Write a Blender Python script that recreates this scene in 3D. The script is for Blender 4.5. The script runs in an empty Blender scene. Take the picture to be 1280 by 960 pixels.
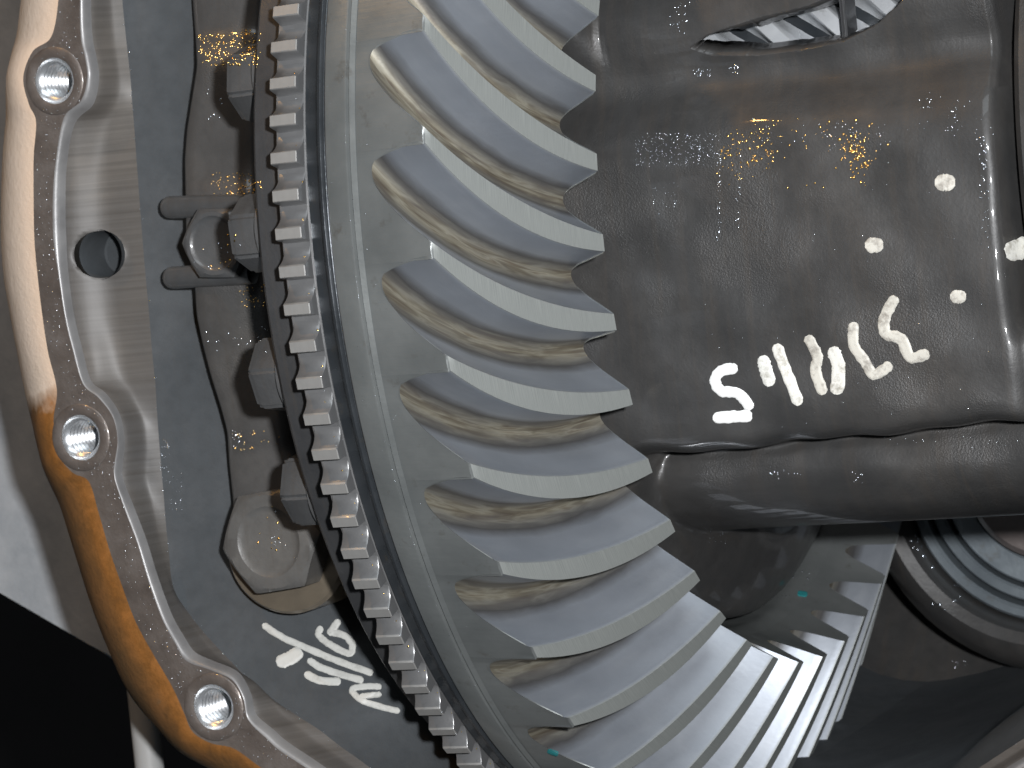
import bpy, bmesh, math, random
from mathutils import Vector, Matrix
from mathutils.bvhtree import BVHTree
random.seed(7)
scene = bpy.context.scene
COL = scene.collection
PI = math.pi

# ------------------------------------------------------------------ camera
FPX = 3798.43                                   # focal length in pixels of a 1280 x 960 frame
CAM = Vector((0.30745, -0.69629, 0.0))
RIGHT = Vector((0.90070948, 0.4232347, -0.09795315))
DOWN = Vector((-0.0671672, -0.08709296, -0.99393329))
FWD = Vector((-0.42919809, 0.90182437, -0.05001797))
cd = bpy.data.cameras.new('camera')
cam = bpy.data.objects.new('camera', cd); COL.objects.link(cam)
cd.sensor_width = 36.0; cd.lens = FPX / 1280 * 36.0
cd.clip_start = 0.02; cd.clip_end = 20.0
M3 = Matrix((RIGHT, -DOWN, -FWD)).transposed()
cam.matrix_world = Matrix.Translation(CAM) @ M3.to_4x4()
cd.dof.use_dof = True; cd.dof.focus_distance = 0.635; cd.dof.aperture_fstop = 60.0
scene.camera = cam

# ------------------------------------------------------------------ world, flash, lamps, exposure
w = bpy.data.worlds.new('World'); scene.world = w; w.use_nodes = True
bg = w.node_tree.nodes['Background']
bg.inputs[0].default_value = (0.80, 0.90, 1.0, 1); bg.inputs[1].default_value = 0.032

def area(name, loc, target, size, power, col, shape='DISK', size_y=None):
    l = bpy.data.lights.new(name, 'AREA'); l.shape = shape; l.size = size
    if size_y: l.size_y = size_y
    l.energy = power; l.color = col
    o = bpy.data.objects.new(name, l); COL.objects.link(o)
    o.location = loc
    o.rotation_euler = (Vector(target) - Vector(loc)).to_track_quat('-Z', 'Y').to_euler()
    return o
# the camera's own flash, up and to the right of the lens
area('camera_flash', CAM + RIGHT*0.046 - DOWN*0.030, (0.0, 0.0, -0.02), 0.020, 6.0, (0.97, 0.98, 1.0))
# warm work lamp of the workshop, high up to the left
area('work_lamp', (-0.30, -0.50, 0.64), (0.02, -0.05, 0.0), 0.030, 0.9, (1.0, 0.52, 0.14))
# cool soft fill added overhead, gives the metal something to reflect
area('overhead_fill', (0.55, -1.1, 1.15), (0.05, 0.0, -0.05), 1.2, 6.0, (0.86, 0.94, 1.0), 'RECTANGLE', 0.5)

vs = scene.view_settings
vs.view_transform = 'Standard'; vs.look = 'None'; vs.exposure = 0.0; vs.gamma = 1.0
vs.use_curve_mapping = False
scene.render.resolution_x = 1024; scene.render.resolution_y = 768

# ------------------------------------------------------------------ helpers
def ray(u, v): return RIGHT*((u-640)/FPX) + DOWN*((v-480)/FPX) + FWD
def at(u, v, Y):
    d = ray(u, v); return CAM + d*((Y - CAM.y)/d.y)

def finish(me, smooth=True, sharp=35):
    if smooth:
        me.polygons.foreach_set('use_smooth', [True]*len(me.polygons))
        try: me.set_sharp_from_angle(angle=math.radians(sharp))
        except Exception: pass
    me.update()
    return me

def mesh(name, v, f, mat=None, sharp=35, smooth=True):
    me = bpy.data.meshes.new(name)
    me.from_pydata([tuple(p) for p in v], [], f)
    if mat: me.materials.append(mat)
    return finish(me, smooth, sharp)

def from_bm(name, bm, mat=None, sharp=35, recalc=True):
    if recalc: bmesh.ops.recalc_face_normals(bm, faces=bm.faces[:])
    me = bpy.data.meshes.new(name); bm.to_mesh(me); bm.free()
    if mat: me.materials.append(mat)
    return finish(me, True, sharp)

def obj(name, me, parent=None):
    o = bpy.data.objects.new(name, me); COL.objects.link(o)
    if parent:
        o.parent = parent; o.matrix_parent_inverse = Matrix.Identity(4)
    return o

def thing(name, label, cat, group=None, loc=(0, 0, 0)):
    o = bpy.data.objects.new(name, None); COL.objects.link(o); o.location = loc
    o.empty_display_size = 0.02
    o['label'] = label; o['category'] = cat
    if group: o['group'] = group
    return o

def lathe(prof, axis='X', n=96, a0=0.0, a1=2*PI, closed=True):
    """prof: (t, r) list; revolve about axis X or Y"""
    v = []; f = []
    m = n if closed else n+1
    for i in range(m):
        a = a0 + (a1-a0)*i/n
        for t, r in prof:
            if axis == 'X': v.append((t, -r*math.cos(a), r*math.sin(a)))
            else: v.append((r*math.cos(a), t, r*math.sin(a)))
    k = len(prof)
    for i in range(n):
        j = (i+1) % m
        for q in range(k-1):
            f.append((i*k+q, i*k+q+1, j*k+q+1, j*k+q))
    return v, f

def catmull(pts, n):
    out = []; P = [pts[0]] + list(pts) + [pts[-1]]
    for i in range(1, len(P)-2):
        p0, p1, p2, p3 = P[i-1], P[i], P[i+1], P[i+2]
        for k in range(n):
            t = k/n
            out.append(tuple(0.5*((2*b) + (c-a)*t + (2*a-5*b+4*c-d)*t*t + (3*b-a-3*c+d)*t**3)
                             for a, b, c, d in zip(p0, p1, p2, p3)))
    out.append(tuple(pts[-1]))
    return out

def interp(tab, x):
    if x <= tab[0][0]: return tab[0][1]
    for (a, p), (b, q) in zip(tab, tab[1:]):
        if x <= b:
            t = (x-a)/(b-a); return p+(q-p)*t
    return tab[-1][1]
def smoothstep(a, b, x):
    t = min(1, max(0, (x-a)/(b-a))); return t*t*(3-2*t)

# ------------------------------------------------------------------ materials
class N:
    def __init__(s, name):
        s.m = bpy.data.materials.new(name); s.m.use_nodes = True
        s.t = s.m.node_tree; s.b = s.t.nodes['Principled BSDF']
        s.pos = s.t.nodes.new('ShaderNodeTexCoord').outputs['Object']
    def node(s, typ, **kw):
        n = s.t.nodes.new(typ)
        for k, v in kw.items():
            if k in n.inputs: n.inputs[k].default_value = v
            else: setattr(n, k, v)
        return n
    def link(s, a, b): s.t.links.new(a, b)
    def set(s, **kw):
        for k, v in kw.items(): s.b.inputs[k.replace('_', ' ')].default_value = v
    def noise(s, scale, detail=4, rough=0.55, vec=None, dist=0.0):
        n = s.node('ShaderNodeTexNoise', Scale=scale, Detail=detail, Roughness=rough, Distortion=dist)
        s.link(vec or s.pos, n.inputs['Vector']); return n.outputs['Fac']
    def voro(s, scale, vec=None, feature='F1'):
        n = s.node('ShaderNodeTexVoronoi', Scale=scale); n.feature = feature
        s.link(vec or s.pos, n.inputs['Vector']); return n.outputs['Distance']
    def scaled(s, x, y, z):
        n = s.node('ShaderNodeMapping'); n.inputs['Scale'].default_value = (x, y, z)
        s.link(s.pos, n.inputs['Vector']); return n.outputs['Vector']
    def ramp(s, fac, stops, interp='LINEAR'):
        n = s.node('ShaderNodeValToRGB'); cr = n.color_ramp; cr.interpolation = interp
        while len(cr.elements) < len(stops): cr.elements.new(0.5)
        for e, (p, c) in zip(cr.elements, stops):
            e.position = p; e.color = (c[0], c[1], c[2], 1) if not isinstance(c, (int, float)) else (c, c, c, 1)
        s.link(fac, n.inputs['Fac']); return n.outputs['Color']
    def mix(s, fac, a, b, mode='MIX'):
        n = s.node('ShaderNodeMix'); n.data_type = 'RGBA'; n.blend_type = mode
        for sock, val in ((n.inputs[0], fac), (n.inputs[6], a), (n.inputs[7], b)):
            if isinstance(val, (int, float)): sock.default_value = val
            elif isinstance(val, tuple): sock.default_value = (*val[:3], 1)
            else: s.link(val, sock)
        return n.outputs[2]
    def math(s, op, a, b=0.0, c=None):
        n = s.node('ShaderNodeMath'); n.operation = op
        for i, val in enumerate((a, b, c)):
            if val is None: continue
            if isinstance(val, (int, float)): n.inputs[i].default_value = val
            else: s.link(val, n.inputs[i])
        return n.outputs[0]
    def attr(s, name):
        n = s.node('ShaderNodeAttribute'); n.attribute_name = name; return n.outputs['Fac']
    def color(s, c): s.link(c, s.b.inputs['Base Color'])
    def rough(s, r): s.link(r, s.b.inputs['Roughness'])
    def bump(s, *layers, prev=None):
        for h, strength, dist in layers:
            n = s.node('ShaderNodeBump', Strength=strength, Distance=dist)
            s.link(h, n.inputs['Height'])
            if prev: s.link(prev, n.inputs['Normal'])
            prev = n.outputs['Normal']
        s.link(prev, s.b.inputs['Normal']); return prev

def mat_casting(name, c0, c1, c2, rough=0.42, coat=0.5, sparkle=0.5, tint=None, cover=0.5, spec=0.5):
    """oily dark iron casting: grainy skin, wet film, patches of tiny droplets"""
    n = N(name)
    a = n.noise(34, 6, 0.6); b = n.noise(300, 4, 0.6)
    st = n.noise(1.0, 4, 0.6, n.scaled(420, 60, 26), 0.4)
    c = n.ramp(a, [(0.30, c0), (0.52, c1), (0.74, c2)])
    c = n.mix(n.ramp(b, [(0.40, 0.0), (0.75, 0.45)]), c, tuple(x*0.6 for x in c1))
    c = n.mix(n.ramp(st, [(0.5, 0.0), (0.78, 0.30)]), c, tint or (0.072, 0.058, 0.045))
    n.color(c)
    n.rough(n.ramp(n.noise(60, 4), [(0.3, rough-0.10), (0.7, rough+0.14)]))
    patch = n.ramp(n.noise(30, 3, 0.6), [(cover, 0.0), (cover+0.10, 1.0)])
    drops = n.noise(2600, 2, 0.5)
    n.bump((n.noise(1400, 3, 0.6), 0.22, 0.00025), (b, 0.10, 0.0005),
           (n.mix(1.0, drops, patch, 'MULTIPLY'), sparkle*0.5, 0.0005))
    n.set(Coat_Weight=coat, Coat_Roughness=0.06, Specular_IOR_Level=spec)
    return n.m

M = {}
M['case'] = mat_casting('case_iron', (0.030, 0.030, 0.030), (0.043, 0.042, 0.041), (0.062, 0.058, 0.054), 0.46, 0.45, 0.8, None, 0.535)
M['wall'] = mat_casting('cavity_paint', (0.048, 0.054, 0.059), (0.057, 0.063, 0.068), (0.066, 0.070, 0.074), 0.70, 0.0, 0.4, (0.06, 0.06, 0.058), 0.60, 0.25)
M['cap'] = mat_casting('cap_iron', (0.062, 0.061, 0.060), (0.082, 0.080, 0.078), (0.105, 0.100, 0.094), 0.38, 0.6, 0.9, None, 0.50)
M['rim_iron'] = mat_casting('flange_rim_iron', (0.030, 0.031, 0.033), (0.040, 0.041, 0.043), (0.052, 0.052, 0.052), 0.46, 0.2, 0.2, None, 0.6)
M['bolt'] = mat_casting('bolt_steel', (0.085, 0.084, 0.080), (0.115, 0.112, 0.107), (0.15, 0.142, 0.13), 0.36, 0.6, 0.3, None, 0.58)
M['darkbolt'] = mat_casting('dark_bolt_steel', (0.06, 0.062, 0.064), (0.08, 0.082, 0.084), (0.10, 0.10, 0.10), 0.34, 0.6, 0.3, None, 0.56)

def mat_tooth():
    n = N('gear_tooth_steel')
    d = n.attr('depth'); along = n.attr('toe'); across = n.attr('heel')
    rnd = n.node('ShaderNodeObjectInfo').outputs['Random']
    cmb = n.node('ShaderNodeCombineXYZ')
    n.link(n.math('MULTIPLY', along, 5.0), cmb.inputs[0]); n.link(n.math('MULTIPLY', across, 13.0), cmb.inputs[1])
    n.link(n.math('MULTIPLY', rnd, 60.0), cmb.inputs[2])
    st = cmb.outputs[0]
    blot = n.noise(70, 5, 0.65); fine = n.noise(1.0, 4, 0.6, n.scaled(140, 900, 900))
    streak = n.noise(1.0, 4, 0.6, st, 0.3); streak2 = n.noise(1.1, 3, 0.5, st, 0.6)
    cm2 = n.node('ShaderNodeCombineXYZ'); n.link(n.math('MULTIPLY', along, 260.0), cm2.inputs[0]); n.link(n.math('MULTIPLY', across, 6.0), cm2.inputs[1])
    grind = n.noise(1.0, 3, 0.6, cm2.outputs[0])
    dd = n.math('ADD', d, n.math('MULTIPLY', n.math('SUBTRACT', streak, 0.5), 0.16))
    root = n.ramp(streak2, [(0.30, (0.15, 0.115, 0.075)), (0.46, (0.26, 0.225, 0.155)), (0.60, (0.42, 0.39, 0.30)), (0.74, (0.24, 0.185, 0.11))])
    flank = n.ramp(n.noise(45, 4), [(0.3, (0.35, 0.38, 0.425)), (0.7, (0.43, 0.46, 0.505))])
    flank = n.mix(n.ramp(n.noise(0.8, 3, 0.6, st), [(0.5, 0.0), (0.8, 0.35)]), flank, (0.52, 0.54, 0.565))
    land = n.ramp(grind, [(0.3, (0.25, 0.265, 0.255)), (0.7, (0.35, 0.366, 0.35))])
    c = n.mix(n.ramp(d, [(0.0, 1.0), (0.05, 0.0)]), flank, land)
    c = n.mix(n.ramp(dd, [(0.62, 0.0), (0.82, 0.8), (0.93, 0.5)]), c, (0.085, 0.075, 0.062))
    c = n.mix(n.ramp(dd, [(0.82, 0.0), (1.0, 0.85)]), c, root)
    n.color(c)
    n.rough(n.ramp(blot, [(0.3, 0.40), (0.7, 0.52)]))
    n.bump((fine, 0.08, 0.0003), (n.noise(800, 3), 0.06, 0.0002))
    n.link(n.ramp(d, [(0.0, 0.30), (0.06, 0.70)]), n.b.inputs['Metallic'])
    n.set(Coat_Weight=0.25, Coat_Roughness=0.12)
    return n.m
M['tooth'] = mat_tooth()

def mat_steel(name, c0, c1, metallic=0.6, rough=0.36, turn=(30, 900, 900), coat=0.3, bump=0.12):
    n = N(name)
    g = n.noise(1.0, 4, 0.6, n.scaled(*turn)); a = n.noise(55, 5, 0.6)
    c = n.mix(n.ramp(a, [(0.3, 0.0), (0.75, 1.0)]), c0, c1)
    c = n.mix(n.ramp(n.noise(170, 4, 0.7), [(0.60, 0.0), (0.75, 0.5)]), c, (0.10, 0.085, 0.065))
    n.color(c); n.rough(n.ramp(a, [(0.3, rough-0.08), (0.7, rough+0.10)]))
    n.bump((g, bump, 0.0005), (n.noise(600, 3), 0.10, 0.0003))
    n.set(Metallic=metallic, Coat_Weight=coat, Coat_Roughness=0.10)
    return n.m
M['gear_body'] = mat_steel('gear_body_steel', (0.175, 0.188, 0.187), (0.245, 0.258, 0.254), 0.5, 0.36)
M['gear_dark'] = mat_steel('gear_shoulder_steel', (0.040, 0.046, 0.052), (0.070, 0.077, 0.084), 0.5, 0.26)
M['tone'] = mat_steel('tone_ring_steel', (0.18, 0.182, 0.185), (0.25, 0.25, 0.25), 0.45, 0.32, (300, 300, 300))
M['tone_land'] = mat_steel('tone_land_steel', (0.27, 0.265, 0.255), (0.37, 0.365, 0.35), 0.35, 0.42, (900, 60, 60))
M['bright'] = mat_steel('bright_steel', (0.62, 0.65, 0.68), (0.80, 0.82, 0.84), 0.55, 0.30, (200, 200, 200))
M['thread'] = mat_steel('thread_steel', (0.62, 0.64, 0.66), (0.88, 0.90, 0.92), 0.8, 0.22, (200, 200, 200), 0.4)
M['bearing'] = mat_steel('bearing_steel', (0.155, 0.18, 0.20), (0.22, 0.25, 0.27), 0.4, 0.34, (300, 300, 300))
M['pink'] = mat_steel('shaft_steel', (0.15, 0.125, 0.118), (0.22, 0.19, 0.18), 0.4, 0.36, (300, 300, 300))
M['foot'] = mat_steel('machined_foot_steel', (0.15, 0.125, 0.095), (0.27, 0.225, 0.165), 0.4, 0.36, (60, 900, 900))

def mat_flange():
    n = N('gasket_face_steel')
    a = n.noise(90, 5, 0.65); b = n.noise(380, 4, 0.7)
    c = n.ramp(a, [(0.30, (0.115, 0.095, 0.083)), (0.5, (0.165, 0.140, 0.124)), (0.72, (0.235, 0.21, 0.195))])
    c = n.mix(n.ramp(b, [(0.55, 0.0), (0.70, 0.6)]), c, (0.12, 0.095, 0.08))
    n.color(c); n.rough(n.ramp(b, [(0.3, 0.28), (0.7, 0.5)]))
    n.bump((b, 0.25, 0.0005), (n.noise(1100, 2), 0.3, 0.0003))
    n.set(Metallic=0.35, Coat_Weight=0.5, Coat_Roughness=0.10); return n.m
M['flange'] = mat_flange()
def mat_lip():
    n = N('machined_recess_steel')
    g = n.noise(1.0, 3, 0.6, n.scaled(12, 12, 700), 0.3); a = n.noise(40, 4)
    c = n.ramp(a, [(0.3, (0.088, 0.084, 0.081)), (0.55, (0.110, 0.101, 0.092)), (0.75, (0.140, 0.124, 0.108))])
    c = n.mix(n.ramp(g, [(0.4, 0.0), (0.75, 0.7)]), c, (0.062, 0.055, 0.048))
    n.color(c); n.rough(n.ramp(a, [(0.3, 0.52), (0.7, 0.64)]))
    n.bump((g, 0.30, 0.0003), (n.noise(500, 3), 0.12, 0.0003))
    n.set(Metallic=0.1, Coat_Weight=0.10, Coat_Roughness=0.3, Specular_IOR_Level=0.4); return n.m
M['lip'] = mat_lip()
def mat_bead():
    n = N('bead_steel'); a = n.noise(120, 4)
    n.color(n.ramp(a, [(0.3, (0.20, 0.197, 0.198)), (0.7, (0.30, 0.296, 0.294))]))
    n.bump((n.noise(400, 3), 0.2, 0.0004))
    n.set(Metallic=0.3, Roughness=0.46, Coat_Weight=0.25, Coat_Roughness=0.2); return n.m
M['bead'] = mat_bead()
def mat_rim():
    n = N('cream_rust_rim')
    sep = n.node('ShaderNodeSeparateXYZ'); n.link(n.pos, sep.inputs[0])
    z = n.math('ADD', sep.outputs['Z'], n.math('MULTIPLY', n.math('SUBTRACT', n.noise(120, 4), 0.5), 0.010))
    f = n.ramp(n.math('MULTIPLY_ADD', z, 1.0, 0.5), [(0.4690, 1.0), (0.4715, 0.0)])
    side = n.attr('band')
    cream = n.mix(side, (0.82, 0.765, 0.69), (0.72, 0.54, 0.40))
    cream = n.mix(n.ramp(n.noise(150, 5, 0.7), [(0.45, 0.0), (0.72, 0.45)]), cream, (0.68, 0.56, 0.44))
    rust = n.ramp(n.noise(95, 6, 0.7, None, 0.5), [(0.28, (0.12, 0.055, 0.016)), (0.48, (0.23, 0.095, 0.020)), (0.62, (0.32, 0.130, 0.030)), (0.78, (0.20, 0.125, 0.06))])
    rust = n.mix(n.ramp(side, [(0.05, 0.85), (0.75, 0.0)]), rust, (0.15, 0.105, 0.055))
    n.color(n.mix(f, cream, rust))  # cream in the upper part, rust below, split at a noisy height
    n.bump((n.noise(260, 5, 0.7), 0.35, 0.0007), (n.noise(900, 3), 0.25, 0.0004))
    n.set(Roughness=0.62); return n.m
M['rim'] = mat_rim()
def mat_paint(name, c0, c1):
    n = N(name); a = n.noise(420, 4, 0.7)
    n.color(n.ramp(a, [(0.30, c1), (0.52, c0)]))
    n.bump((a, 0.3, 0.0003)); n.set(Roughness=0.5); return n.m
M['paint'] = mat_paint('white_marker_paint', (0.74, 0.73, 0.68), (0.34, 0.32, 0.27))
M['paint_clean'] = mat_paint('fresh_white_paint', (0.86, 0.86, 0.84), (0.78, 0.78, 0.76))
M['paint_dull'] = mat_paint('dull_marker_paint', (0.58, 0.56, 0.50), (0.26, 0.24, 0.21))
M['paint_wall'] = mat_paint('worn_marker_paint', (0.52, 0.52, 0.49), (0.40, 0.40, 0.375))
M['teal'] = mat_paint('teal_paint', (0.02, 0.19, 0.20), (0.015, 0.13, 0.14))
def mat_plain(name, c0, c1, rough, scale=6, metallic=0.0):
    n = N(name); a = n.noise(scale, 6, 0.65)
    n.color(n.ramp(a, [(0.3, c0), (0.7, c1)])); n.bump((n.noise(scale*12, 4), 0.15, 0.001))
    n.set(Roughness=rough, Metallic=metallic); return n.m
M['plate'] = mat_plain('galvanised_plate', (0.36, 0.39, 0.42), (0.60, 0.62, 0.64), 0.45, 38, 0.2)
M['ground'] = mat_plain('dark_floor', (0.012, 0.012, 0.014), (0.022, 0.022, 0.024), 0.7)
M['pole'] = mat_plain('pale_post', (0.36, 0.36, 0.35), (0.46, 0.46, 0.45), 0.35, 8)

# ------------------------------------------------------------------ axle housing
housing = thing('axle_housing', 'open cast iron axle housing with rusty bolted flange around the gears', 'axle housing')
# stations: outer edge, gasket outer, gasket inner, bead inner, cavity edge (traced, each laid at its own depth)
ST = [((32,-60),(76,-60),(102,-60),(118,-60),(150,-60)), ((26,0),(73,0),(100,0),(114,0),(153,0)),
 ((22,42),(64,46),(101,46),(116,48),(157,42)), ((20,70),(41,64),(106,70),(121,72),(160,70)),
 ((16,97),(29,97),(109,98),(124,98),(163,97)), ((13,125),(36,130),(101,126),(117,130),(165,125)),
 ((10,150),(45,152),(80,147),(94,154),(167,150)), ((6,190),(42,197),(70,200),(84,203),(170,190)),
 ((3,250),(42,250),(66,250),(82,250),(174,245)), ((3,300),(43,300),(67,300),(83,300),(178,297)),
 ((6,345),(47,345),(73,342),(86,345),(182,345)), ((15,395),(53,395),(81,395),(93,395),(187,400)),
 ((24,440),(60,440),(91,437),(103,436),(190,440)), ((33,488),(71,487),(104,480),(114,476),(194,478)),
 ((45,525),(67,522),(123,497),(132,491),(196,510)), ((54,560),(69,548),(141,521),(150,518),(198,540)),
 ((62,588),(75,572),(147,550),(156,552),(200,565)), ((70,612),(91,591),(144,575),(154,578),(202,590)),
 ((77,637),(111,602),(143,596),(154,598),(204,612)), ((86,665),(123,640),(155,634),(167,632),(207,650)),
 ((98,703),(137,688),(171,677),(183,674),(211,690)), ((116,761),(151,728),(186,727),(198,722),(217,735)),
 ((134,808),(169,776),(203,774),(215,768),(237,768)), ((156,858),(191,817),(219,804),(230,795),(258,794)),
 ((180,892),(215,858),(233,826),(244,815),(281,819)), ((206,919),(230,891),(262,837),(267,826),(306,845)),
 ((226,937),(241,915),(290,850),(298,840),(330,866)), ((247,952),(264,929),(304,873),(314,867),(352,882)),
 ((272,967),(293,936),(310,899),(320,892),(375,897)), ((312,990),(327,960),(331,921),(341,911),(400,913)),
 ((375,1030),(390,1000),(369,951),(380,941),(440,943)), ((510,1115),(522,1080),(520,1040),(528,1030),(556,1018)),
 ((790,1200),(795,1170),(800,1140),(800,1130),(800,1105)), ((1100,1130),(1095,1105),(1090,1080),(1088,1072),(1085,1050)),
 ((1290,1080),(1265,1040),(1232,988),(1224,981),(1205,972)), ((1400,1020),(1370,965),(1325,930),(1318,924),(1300,910))]
YO, YB, YE = -0.075, -0.0950, -0.0860
SUB = 7
paths = [catmull([s[i] for s in ST], SUB) for i in range(5)]
NS = len(paths[0])
def lay(i, k, Y):
    p = paths[i][k]; return at(p[0], p[1], Y)
rows = {'rim': [], 'flange': [], 'bead': [], 'lip': [], 'wall': []}
for k in range(NS):
    O, B, I = lay(0, k, YO), lay(1, k, YB), lay(2, k, YB)
    J, E = lay(3, k, -0.0925), lay(4, k, YE)
    out = (O-B); out.y = 0; out.normalize()
    rim = [O + out*0.004 + Vector((0, 0.05, 0)), O + out*0.002 + Vector((0, 0.012, 0)), O]
    for t in (0.25, 0.5, 0.72, 0.88, 0.97, 1.0):
        q = O.lerp(B, t); q.y = YO + (YB-YO)*math.sin(t*PI/2)**0.85; rim.append(q)
    rows['rim'].append(rim)
    rows['flange'].append([B.lerp(I, t/12) for t in range(13)])
    bead = []
    for t in (0, 0.12, 0.3, 0.5, 0.7, 0.88, 1.0):
        q = I.lerp(J, t); q.y = YB + (0.0025*t) - 0.0007*math.sin(t*PI); bead.append(q)
    rows['bead'].append(bead)
    lip = []
    for t in range(17):
        s = t/16; q = J.lerp(E, s)
        q.y = -0.0925 + 0.0028*smoothstep(0, 0.55, s) + 0.0037*s
        if t == 16: q.y = YE
        lip.append(q)
    rows['lip'].append(lip)
    wl = [E.copy()]
    inn = Vector((0.10, 0, -0.02)) - Vector((E.x, 0, E.z)); inn.normalize()
    kf = 1.0 if k < 29*SUB else max(0.15, 1.0-(k-29*SUB)/(2.0*SUB))
    for dy, di in ((0.0005, 0.0007), (0.0015, 0.0022), (0.0032, 0.0050), (0.0062, 0.010), (0.0095, 0.016), (0.0132, 0.0225), (0.018, 0.029), (0.026, 0.035), (0.045, 0.040), (0.09, 0.045), (0.15, 0.055), (0.20, 0.075), (0.23, 0.12)):
        wl.append(E + inn*di*kf + Vector((0, dy, 0)))
    rows['wall'].append(wl)

def grid_mesh(rs):
    n = len(rs[0]); v = [p for r in rs for p in r]
    f = [(i*n+j, i*n+j+1, (i+1)*n+j+1, (i+1)*n+j) for i in range(len(rs)-1) for j in range(n-1)]
    return v, f
def punch(v, f, holes):
    """cut round holes (centre, radius in the XZ plane) into a fine grid, snapping the rim to the circle"""
    v = [Vector(p) for p in v]
    for c, r in holes:
        inside = [math.hypot(p.x-c.x, p.z-c.z) < r for p in v]
        keep = []; touched = set()
        for q in f:
            k = sum(inside[i] for i in q)
            if k == len(q): continue
            keep.append(q)
            if k: touched.update(i for i in q if inside[i])
        for i in touched:
            d = Vector((v[i].x-c.x, 0, v[i].z-c.z)); L = d.length or 1e-6
            v[i].x = c.x + d.x/L*r; v[i].z = c.z + d.z/L*r
        f = keep
    return v, f
def densify(rs, times):
    out = []
    for a, b in zip(rs, rs[1:]):
        for k in range(times): out.append([p.lerp(q, k/times) for p, q in zip(a, b)])
    out.append(rs[-1]); return out

bolt_px = [(68, 101), (101, 547), (267, 884)]
holes = [(at(u, v, YB), 0.0054) for u, v in bolt_px]
# rim with a band attribute (0 at the outer edge, 1 against the gasket face)
v, f = grid_mesh(rows['rim']); me = mesh('outer_rim', v, f, M['rim'], 60)
at_ = me.attributes.new('band', 'FLOAT', 'POINT')
nn = len(rows['rim'][0]); bandv = [0, 0, 0, 0.12, 0.3, 0.5, 0.75, 0.92, 1.0]
at_.data.foreach_set('value', [bandv[i % nn] for i in range(len(v))])
o = obj('outer_rim', me, housing); o['label'] = 'rounded outer edge, cream above and orange rust below'
fl_rows = densify(rows['flange'], 2)
v, f = grid_mesh(fl_rows); v, f = punch(v, f, holes)
flange = obj('gasket_flange', mesh('gasket_flange', v, f, M['flange']), housing)
v, f = grid_mesh(rows['bead'])
obj('flange_bead', mesh('flange_bead', v, f, M['bead'], 70), housing)
lip_rows = densify(rows['lip'], 2)
v, f = grid_mesh(lip_rows)
hc = at(127, 318, -0.0885)
v, f = punch(v, f, [(hc, 0.0056)])
lip = obj('inner_lip', mesh('inner_lip', v, f, M['lip'], 50), housing)
vv, ff = lathe([(-0.0890, 0.0059), (-0.0878, 0.0055), (-0.082, 0.0053), (-0.0790, 0.0053), (-0.0785, 0.0049), (-0.0783, 0.0)], 'Y', 40)
obj('drain_hole', mesh('drain_hole', [(p[0]+hc.x, p[1], p[2]+hc.z) for p in vv], ff, M['wall']), lip)
v, f = grid_mesh(rows['wall'][:32*SUB+1])
wall = obj('cavity_wall', mesh('cavity_wall', v, f, M['wall'], 60), housing)
v, f = grid_mesh(rows['wall'][32*SUB:])
obj('lower_wall', mesh('lower_wall', v, f, M['wall'], 60), housing)
# threaded holes: countersink, thread crests, bottom
prof = [(YB+0.00005, 0.0054), (YB+0.0006, 0.0051), (YB+0.0012, 0.0045)]
y = YB+0.0012
for k in range(9):
    prof += [(y+0.0003, 0.0040), (y+0.0006, 0.0040), (y+0.0010, 0.0046), (y+0.0013, 0.0046)]; y += 0.0015
prof += [(y, 0.0036), (y+0.002, 0.0)]
vv, ff = lathe(prof, 'Y', 40)
tm = mesh('threaded_hole', vv, ff, M['thread'], 50)
for c, r in holes:
    o = obj('threaded_hole', tm, flange); o.location = (c.x, 0, c.z)
# raised collar round each hole
vv, ff = lathe([(YB-0.00002, 0.0080), (YB-0.0003, 0.0077), (YB-0.00035, 0.0060), (YB-0.0001, 0.0054), (YB+0.0004, 0.0053)], 'Y', 48)
cm = mesh('hole_collar', vv, ff, M['flange'], 50)
for c, r in holes:
    o = obj('hole_collar', cm, flange); o.location = (c.x, 0, c.z)
# back of the cavity behind the gears
bm = bmesh.new()
prof = [(-0.075, 0.03), (-0.072, 0.12), (-0.06, 0.158), (-0.03, 0.172), (0.05, 0.178), (0.14, 0.172), (0.20, 0.150), (0.23, 0.10)]
vv, ff = lathe(prof, 'X', 72, PI*0.42, PI*1.60, False)
obj('cavity_back', mesh('cavity_back', vv, ff, M['case'], 60), housing)

# ------------------------------------------------------------------ ring gear
NG = 41; PG = 2*PI/NG; DEP = 0.012
gear = thing('ring_gear', 'large steel ring gear with curved spiral teeth and toothed outer ring', 'ring gear')
def f_lo(s): return 0.286 - 0.300*s + 0.112*s*s
def f_hi(s): return 0.305 - 0.225*s + 0.050*s*s
HP = [(0,0),(0.02,0.05),(0.08,0.30),(0.15,0.52),(0.24,0.77),(0.33,0.94),(0.43,1.0),(0.53,0.97),(0.65,0.83),(0.80,0.55),(0.91,0.27),(0.985,0.05),(1,0)]
TP = [(0,0),(0.012,0.05),(0.06,0.26),(0.12,0.50),(0.18,0.75),(0.27,0.94),(0.36,1.0),(0.45,0.98),(0.58,0.87),(0.75,0.58),(0.88,0.29),(0.985,0.05),(1,0)]
def refine(P):
    Q = catmull(P[1:-1], 2); return [P[0]] + Q + [P[-1]]
HP, TP = refine(HP), refine(TP)
IR = max(range(len(HP)), key=lambda i: HP[i][1])
def land_pt(s): return 0.03312 + 0.02001*s, 0.15154 - 0.04092*s
def gear_pt(s, ang, d):
    x, r = land_pt(s); x -= 0.898*DEP*d; r -= 0.439*DEP*d
    return Vector((x, -r*math.cos(ang), r*math.sin(ang)))
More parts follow.
